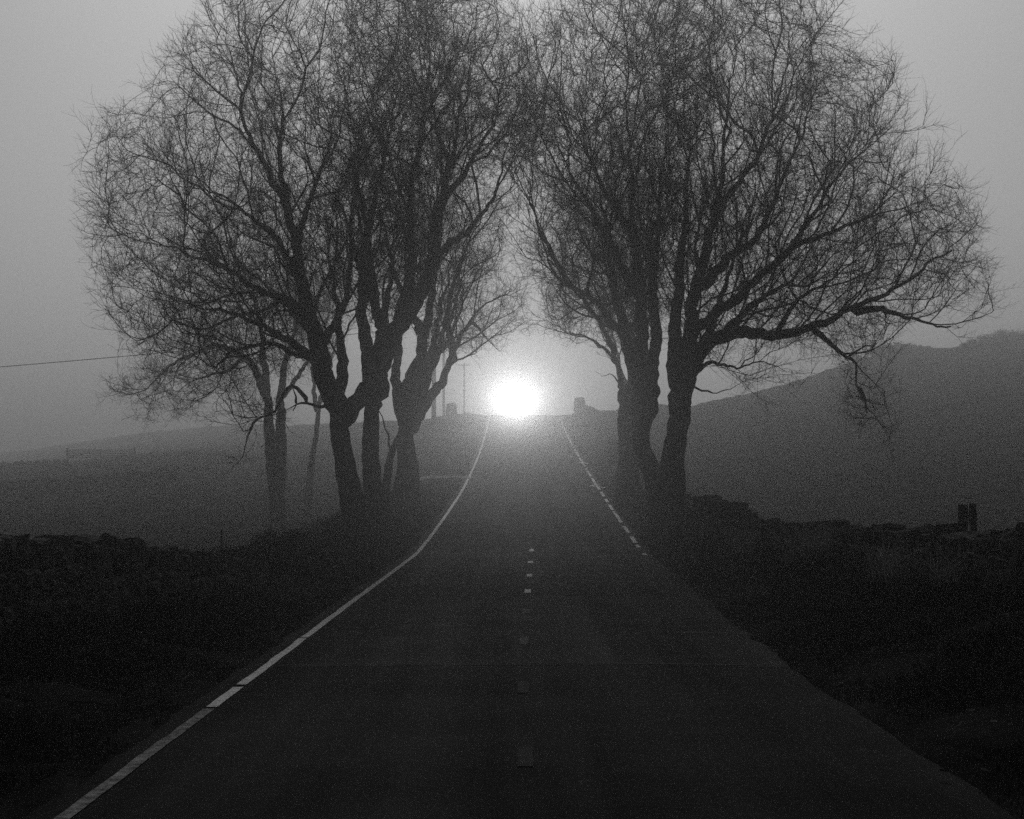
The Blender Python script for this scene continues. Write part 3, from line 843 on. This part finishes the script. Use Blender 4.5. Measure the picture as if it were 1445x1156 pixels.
# ------------------------------------------------------------------ gate, posts, stake
def five_bar():
    A, B = at(95, 668, 201), at(190, 668, 199)
    zb = max(gz(A[0],A[1]), gz(B[0],B[1])); top = at(95, 651, 200)[2]
    H = max(1.2, top-zb-.05); L = float(np.linalg.norm(B[:2]-A[:2]))
    root = empty('field_gate', (A[0], A[1], zb)); root.rotation_euler.z = math.atan2(B[1]-A[1], B[0]-A[0])
    tag(root, 'faint five bar field gate standing between two far walls on the left', 'gate')
    for x in (0, L):
        bm = bmesh.new(); add_tube(bm, [(x,0,-.9),(x,0,H*.6),(x,0,H+.15)], [.13,.125,.12], 10); bm_obj('gatepost', bm, M_wood, root)
    for k in range(5):
        bm = bmesh.new(); add_box(bm, (L/2,0,.25+(H-.35)*k/4), (L-.26,.05,.09), None, .01); bm_obj('rail', bm, M_wood, root)
    for x in (L*.02+.2, L*.5, L*.98-.2):
        bm = bmesh.new(); add_box(bm, (x,-.055,.25+(H-.35)/2), (.08,.05,H-.2), None, .01); bm_obj('upright', bm, M_wood, root)
    bm = bmesh.new(); d = math.atan2(H-.35, L*.48)
    from mathutils import Euler
    add_box(bm, (L*.26,.055,.25+(H-.35)/2), (math.hypot(L*.46,H-.35),.04,.08), Euler((0,-d,0)), .008); bm_obj('brace', bm, M_wood, root)
five_bar()
def post(label, x, top, Y, w, dpt, tilt, seed):
    p = at(x, top, Y); zb = gz(p[0], Y)
    bm = bmesh.new(); h = p[2]-zb
    vs = add_box(bm, (0,0,h/2-.15), (w,dpt,h+.3), None, .012)
    bmesh.ops.subdivide_edges(bm, edges=[e for e in bm.edges if abs(e.verts[0].co.z-e.verts[1].co.z) > .5], cuts=6)
    r = random.Random(seed)
    for v in bm.verts:
        v.co.x += tilt*v.co.z + r.uniform(-.008,.008); v.co.y += r.uniform(-.008,.008)
        if v.co.z > h-.05: v.co.z += r.uniform(-.025,.02)
    o = bm_obj('wooden_post', bm, M_wood); o.location = (p[0], Y, zb)
    tag(o, label, 'post', 'stubby wooden posts behind the right wall')
post('wider weathered wooden post of the close pair behind the right wall', 1358.5, 712.5, 26, .125, .12, .006, 1)
post('narrower weathered wooden post of the close pair, right of the wider one', 1373.4, 711.0, 26.25, .095, .11, -.008, 2)
p = at(302, 750, 27.6)
bm = bmesh.new(); zb = gz(p[0], 28.3)
add_tube(bm, [(0,0,-.2),(.006,0,.6),(0,0,p[2]-zb-.3),(.004,0,p[2]-zb)], [.018,.016,.014,.013], 8)
o = bm_obj('thin_stake', bm, M_wood); o.location = (p[0], 28.3, zb)
tag(o, 'thin upright stake poking above the crumbling end of the left wall', 'stake')

# ------------------------------------------------------------------ grass, tufts, bushes
def blades(P, H, W, lean, r):
    n = len(P); a = r.uniform(0, 2*np.pi, n); ld = r.uniform(0, 2*np.pi, n)
    side = np.stack([np.cos(a), np.sin(a), np.zeros(n)], 1)*W[:,None]/2
    ln = np.stack([np.cos(ld), np.sin(ld), np.zeros(n)], 1)*(lean*r.uniform(.2,1,n))[:,None]
    up = np.zeros((n,3)); up[:,2] = H
    mid = P + up*.6 + ln*.35*H[:,None]; tp = P + up*r.uniform(.75,1,n)[:,None] + ln*H[:,None]
    V = np.stack([P-side, P+side, mid+side*.7, mid-side*.7, tp], 1).reshape(-1,3)
    i = np.arange(n)*5
    return V, np.stack([i,i+1,i+2,i+3],1), np.stack([i+3,i+2,i+4],1)
def grass_obj(name, X, Y, H, W, m, r, lean=.7):
    Z = ground_z(X, Y)-.02
    V,q,tq = blades(np.stack([X,Y,Z],1), H, W, lean, r)
    return link(name, mesh_np(name, V, [q,tq]), m)
r = np.random.default_rng(5)
n = 150000
Y = 8+60*r.random(n)**1.3; sd = r.random(n) < .5
dx = np.where(sd, 3.0+r.random(n)**.9*3.4, -3.05-r.random(n)**.9*3.4)
X = road_c(Y)+dx
cl = vnoise(np.stack([X,Y],1), .9, 21)
k = cl > -.35 + .5*(np.abs(dx) < 3.25)
X,Y,dx,cl = X[k],Y[k],dx[k],cl[k]
H = (.06+.16*sstep(3.05,4.6,np.abs(dx)))*(1+.8*np.clip(cl,0,1))*r.uniform(.6,1.4,len(X))
tag(grass_obj('verge_grass', X, Y, H, r.uniform(.006,.014,len(X))*(1+Y/40), M_grass, r), 'short rough dark grass along both road verges', 'grass', kind='stuff')
# tussocks over the fields
n = 90000
Y = 32+150*r.random(n)**1.5; u = r.uniform(-.33,.33,n); X = u*Y
ok = np.abs(X-road_c(Y)) > 6.5; X,Y = X[ok],Y[ok]
cl = vnoise(np.stack([X,Y*.6],1), .8, 31); k = cl > -.1; X,Y,cl = X[k],Y[k],cl[k]
tag(grass_obj('field_grass', X, Y, (.10+.16*np.clip(cl,0,1))*r.uniform(.6,1.3,len(X)), r.uniform(.02,.05,len(X))*(.5+Y/80), M_grass, r, 1.0), 'tussocky winter grass covering the misty fields', 'grass', kind='stuff')

def tuft(label, x, y, Y, h, spread, n, m, seed, zoff=0.0, group=None):
    r = np.random.default_rng(seed); p = at(x, y, Y); zb = gz(p[0], Y)+zoff
    q = r.normal(0, spread, (n,3)); q[:,2] = 0
    V,a,b = blades(q, h*r.uniform(.4,1.15,n), r.uniform(.008,.016,n), 1.2, r)
    o = link('grass_tuft', mesh_np('grass_tuft', V, [a,b]), m); o.location = (p[0], Y, zb)
    tag(o, label, 'grass tuft', group)
TG = 'pale dead grass tufts along the right wall'
tuft('pale dead grass tuft at the wall foot nearest the forked tree', 1052, 790, 36, .75, .16, 260, M_dry, 1, 0, TG)
tuft('largest pale dead grass clump leaning on the middle of the right wall', 1150, 800, 29, .85, .22, 420, M_dry, 2, 0, TG)
tuft('small pale dead grass tuft below the middle of the right wall', 1255, 830, 24, .62, .16, 200, M_dry, 3, .1, TG)
tuft('small dead grass tuft low on the wall below the wooden posts', 1330, 840, 22, .5, .12, 120, M_dry, 4, .1, TG)

def bush(label, x, Y, w, h, n, seed, m=M_scrub, group=None, flat=.7, size=.05):
    r = np.random.default_rng(seed); p = at(x, 600, Y); zb = gz(p[0], Y) - (.35 if Y > 200 else 0)
    root = empty('bush', (p[0], Y, zb)); tag(root, label, 'bush', group)
    # stems
    bm = bmesh.new(); ends = []
    for k in range(26):
        a = r.uniform(0, 2*np.pi); f = r.uniform(.2,1)
        e = np.array([math.cos(a)*w/2*f, math.sin(a)*w/2*f*flat, h*math.sqrt(max(.05,1-f*f))*r.uniform(.7,1)])
        mid = e*.5 + r.normal(0,.08*h,3); mid[2] = abs(mid[2])
        add_tube(bm, [(0,0,-.1), tuple(mid), tuple(e)], [.02*h,.012*h,.004*h], 5, False); ends.append(e); ends.append(mid)
    bm_obj('stems', bm, m, root)
    E = np.array(ends)
    c = E[r.integers(0, len(E), n)] + r.normal(0, .13*h, (n,3)); c[:,2] = np.abs(c[:,2])
    d = r.normal(0,1,(n,3)); d /= np.linalg.norm(d,axis=1,keepdims=True); d2 = np.cross(d, r.normal(0,1,(n,3))); d2 /= np.linalg.norm(d2,axis=1,keepdims=True)
    s = size*r.uniform(.5,1.4,n)[:,None]
    V = np.stack([c-d*s*1.6, c+d2*s*.35, c+d*s*1.6, c-d2*s*.35],1).reshape(-1,3)
    link('foliage', mesh_np('foliage', V, [np.arange(n*4).reshape(-1,4)]), m, root)
bush('low dark straggly bush on the verge between the left wall end and the nearest trunk', 395, 38, 1.7, .62, 3500, 3, size=.035)
bush('small dark bush crouching at the crumbled end of the left wall', 428, 40, .9, .22, 700, 4, size=.03)
BG = 'bushes on the right hill crest'
for i, (x, Yd, w, h, lab) in enumerate([
  (1213,247,2.6,1.3,'leftmost small hazy bush on the right hill crest'),
  (1238,249,3.2,1.7,'low hazy bush on the hill crest, second from the left'),
  (1262,252,4.2,2.2,'rounded hazy bush at the middle of the hill crest'),
  (1283,254,3.2,1.9,'smaller hazy bush just right of the rounded one on the hill crest'),
  (1304,256,2.6,1.1,'lowest hazy bush in the gap of the hill crest'),
  (1376,265,3.0,1.6,'hazy bush starting the right hand clump on the hill crest'),
  (1400,269,4.4,2.6,'hazy bush in the middle of the right hand crest clump'),
  (1424,272,5.0,3.0,'tallest hazy bush on the hill crest near the picture edge'),
  (1446,275,5.0,2.8,'hazy bush cut by the right picture edge on the hill crest')]):
    bush(lab, x, Yd-1, w*1.5, h*.75, 2400, 200+i, M_scrub, BG, .5, .13)
# bushes on the right verge up the hill
bush('pale misty scrub on the bank right of the far edge line', 868, 86, 2.0, 1.3, 2200, 31, M_scrub, None, .8, .05)
# fallen leaves and pebbles on the verges, too many to count
n = 900; Y = 11+45*r.random(n); sd = r.random(n) < .55
X = road_c(Y)+np.where(sd, 2.7+r.random(n)*2.6, -2.9-r.random(n)*3); Z = ground_z(X,Y)+.06+.05*(np.abs(X-road_c(Y))<3.05)
a = r.uniform(0,6.28,n); s = r.uniform(.02,.06,n)
nx = np.stack([np.cos(a)*s, np.sin(a)*s, r.normal(0,.3,n)*s],1); ny = np.stack([-np.sin(a)*s*.6, np.cos(a)*s*.6, r.normal(0,.3,n)*s],1)
C = np.stack([X,Y,Z],1)
V = np.stack([C-nx, C+ny, C+nx, C-ny],1).reshape(-1,3)
tag(link('fallen_leaves', mesh_np('fallen_leaves', V, [np.arange(n*4).reshape(-1,4)]), M_leaf), 'scattered pale fallen leaves on the verges', 'leaves', kind='stuff')

# ------------------------------------------------------------------ oncoming car with its headlights on
CX, CYD = .26, 142.0
def make_car():
    zb = float(road_z(CYD))
    root = empty('car', (CX, CYD, zb+.02)); root.rotation_euler.x = -math.atan2(float(road_z(CYD+1)-road_z(CYD-1)), -2)*0
    tag(root, 'oncoming car on the road crest, lost in the white glare of its headlights', 'car')
    prof_ = [(-2.2,.42,.62,.72),(-2.12,.32,.98,.84),(-1.2,.3,1.12,.92),(-.75,.3,1.18,.93),(-.1,.3,1.66,.93),(1.5,.3,1.7,.92),(2.0,.3,1.25,.9),(2.2,.4,.95,.8)]
    bm = bmesh.new(); rings = []
    for y_, z0, z1, hw in prof_:
        hw *= .84
        belt = min(z1-.02, 1.06); top = z1
        tw = hw if z1 < 1.2 else hw*.78
        pts = [(-hw*.92,z0),(-hw,z0+.2),(-hw,belt-.05),(-tw*.97,top-.06),(-tw*.8,top),(tw*.8,top),(tw*.97,top-.06),(hw,belt-.05),(hw,z0+.2),(hw*.92,z0)]
        rings.append([bm.verts.new((x, y_, z)) for x, z in pts])
    for A, B in zip(rings, rings[1:]):
        for k in range(10): bm.faces.new((A[k], A[(k+1)%10], B[(k+1)%10], B[k]))
    bm.faces.new(rings[0]); bm.faces.new(rings[-1])
    bm_obj('body', bm, M_carp, root, False)
    bm = bmesh.new()
    vs = [bm.verts.new(v) for v in ((-.65,-.71,1.21),(.65,-.71,1.21),(.54,-.16,1.62),(-.54,-.16,1.62))]; bm.faces.new(vs)
    r_ = bmesh.ops.extrude_face_region(bm, geom=bm.faces[:])
    for v in [g_ for g_ in r_['geom'] if isinstance(g_, bmesh.types.BMVert)]: v.co += Vector((0,-.025,.02))
    bm_obj('windscreen', bm, M_glass, root)
    bm = bmesh.new(); add_box(bm, (0,-2.215,.72), (.6,.05,.16), None, .01); bm_obj('grille', bm, M_tyre, root)
    bm = bmesh.new(); add_box(bm, (0,-2.24,.45), (1.36,.12,.2), None, .04); bm_obj('bumper', bm, M_tyre, root)
    for sx in (-1,1):
        bm = bmesh.new(); add_box(bm, (sx*.87,-.65,1.16), (.2,.1,.15), None, .03); bm_obj('wing_mirror', bm, M_carp, root)
        for y_ in (-1.35,1.35):
            bm = bmesh.new(); add_tube(bm, [(sx*.60,y_,.34),(sx*.63,y_,.34),(sx*.79,y_,.34),(sx*.82,y_,.34)], [.30,.35,.35,.30], 24)
            w = bm_obj('wheel', bm, M_tyre, root)
            bm = bmesh.new(); add_tube(bm, [(sx*.815,y_,.34),(sx*.835,y_,.34)], [.22,.19], 20); bm_obj('rim', bm, M_rim, w)
        bm = bmesh.new(); add_tube(bm, [(sx*.47,-2.15,.80),(sx*.47,-2.25,.80),(sx*.47,-2.27,.80)], [.13,.13,.10], 20)
        hl = bm_obj('headlight', bm, M_lamp, root)
        ld = bpy.data.lights.new('headlamp_beam', 'SPOT'); ld.energy = HEAD; ld.spot_size = R(58); ld.spot_blend = .8; ld.shadow_soft_size = .08
        lo = bpy.data.objects.new('headlamp_beam', ld); COL.objects.link(lo); lo.parent = hl
        lo.location = (sx*.47,-2.34,.80); lo.rotation_euler = (R(90), 0, 0)
        lo.rotation_euler = Vector((0,-1,math.tan(R(15)))).to_track_quat('-Z','Y').to_euler()
HEAD = 6800.0
make_car()

# ------------------------------------------------------------------ haze
bm = bmesh.new(); add_box(bm, (0, 690, 9.5), (2000, 1500, 30))
m = bpy.data.materials.new('mist'); m.use_nodes = True; nt = m.node_tree
for nd in list(nt.nodes):
    if nd.type != 'OUTPUT_MATERIAL': nt.nodes.remove(nd)
pv = nt.nodes.new('ShaderNodeVolumePrincipled'); pv.inputs['Color'].default_value = (.97,.97,.97,1)
pv.inputs['Density'].default_value = .0038; pv.inputs['Anisotropy'].default_value = .92
nt.links.new(pv.outputs[0], [x for x in nt.nodes if x.type == 'OUTPUT_MATERIAL'][0].inputs['Volume'])
hz = bm_obj('haze', bm, m); tag(hz, kind='stuff')

# ------------------------------------------------------------------ world, sun, camera
SUN_EL = 35.0
w = bpy.data.worlds.new('World'); sc.world = w; w.use_nodes = True
nt = w.node_tree; bg = nt.nodes['Background']
sky = nt.nodes.new('ShaderNodeTexSky'); sky.sky_type = 'NISHITA'; sky.sun_disc = False
sky.sun_elevation = R(SUN_EL); sky.sun_rotation = R(0); sky.air_density = 1.0; sky.dust_density = 4.0
bw = nt.nodes.new('ShaderNodeRGBToBW')
nt.links.new(sky.outputs[0], bw.inputs[0]); nt.links.new(bw.outputs[0], bg.inputs['Color'])
bg.inputs['Strength'].default_value = .06
sl = bpy.data.lights.new('sun', 'SUN'); sl.energy = .5; sl.angle = R(20); sl.color = (1,1,1)
so = bpy.data.objects.new('sun', sl); COL.objects.link(so)
so.rotation_euler = Vector((0,-math.cos(R(SUN_EL)),-math.sin(R(SUN_EL)))).to_track_quat('-Z','Y').to_euler()
so.location = (0, 100, 40)

cam = bpy.data.cameras.new('camera'); co = bpy.data.objects.new('camera', cam); COL.objects.link(co)
co.location = (0,0,CAMZ); co.rotation_euler = (R(90),0,0)
cam.sensor_fit = 'HORIZONTAL'; cam.sensor_width = 36; cam.lens = F/1445*36
cam.shift_y = (HY-578)/1445; cam.clip_end = 5000; cam.clip_start = .1
sc.camera = co
sc.view_settings.view_transform = 'Standard'; sc.view_settings.look = 'None'
sc.view_settings.exposure = -1.22; sc.view_settings.gamma = 1
cy = sc.cycles
cy.use_denoising = False; cy.denoiser = 'OPENIMAGEDENOISE'
cy.volume_bounces = 2; cy.max_bounces = 6; cy.diffuse_bounces = 2
cy.use_adaptive_sampling = False
cy.sample_clamp_indirect = 1.5
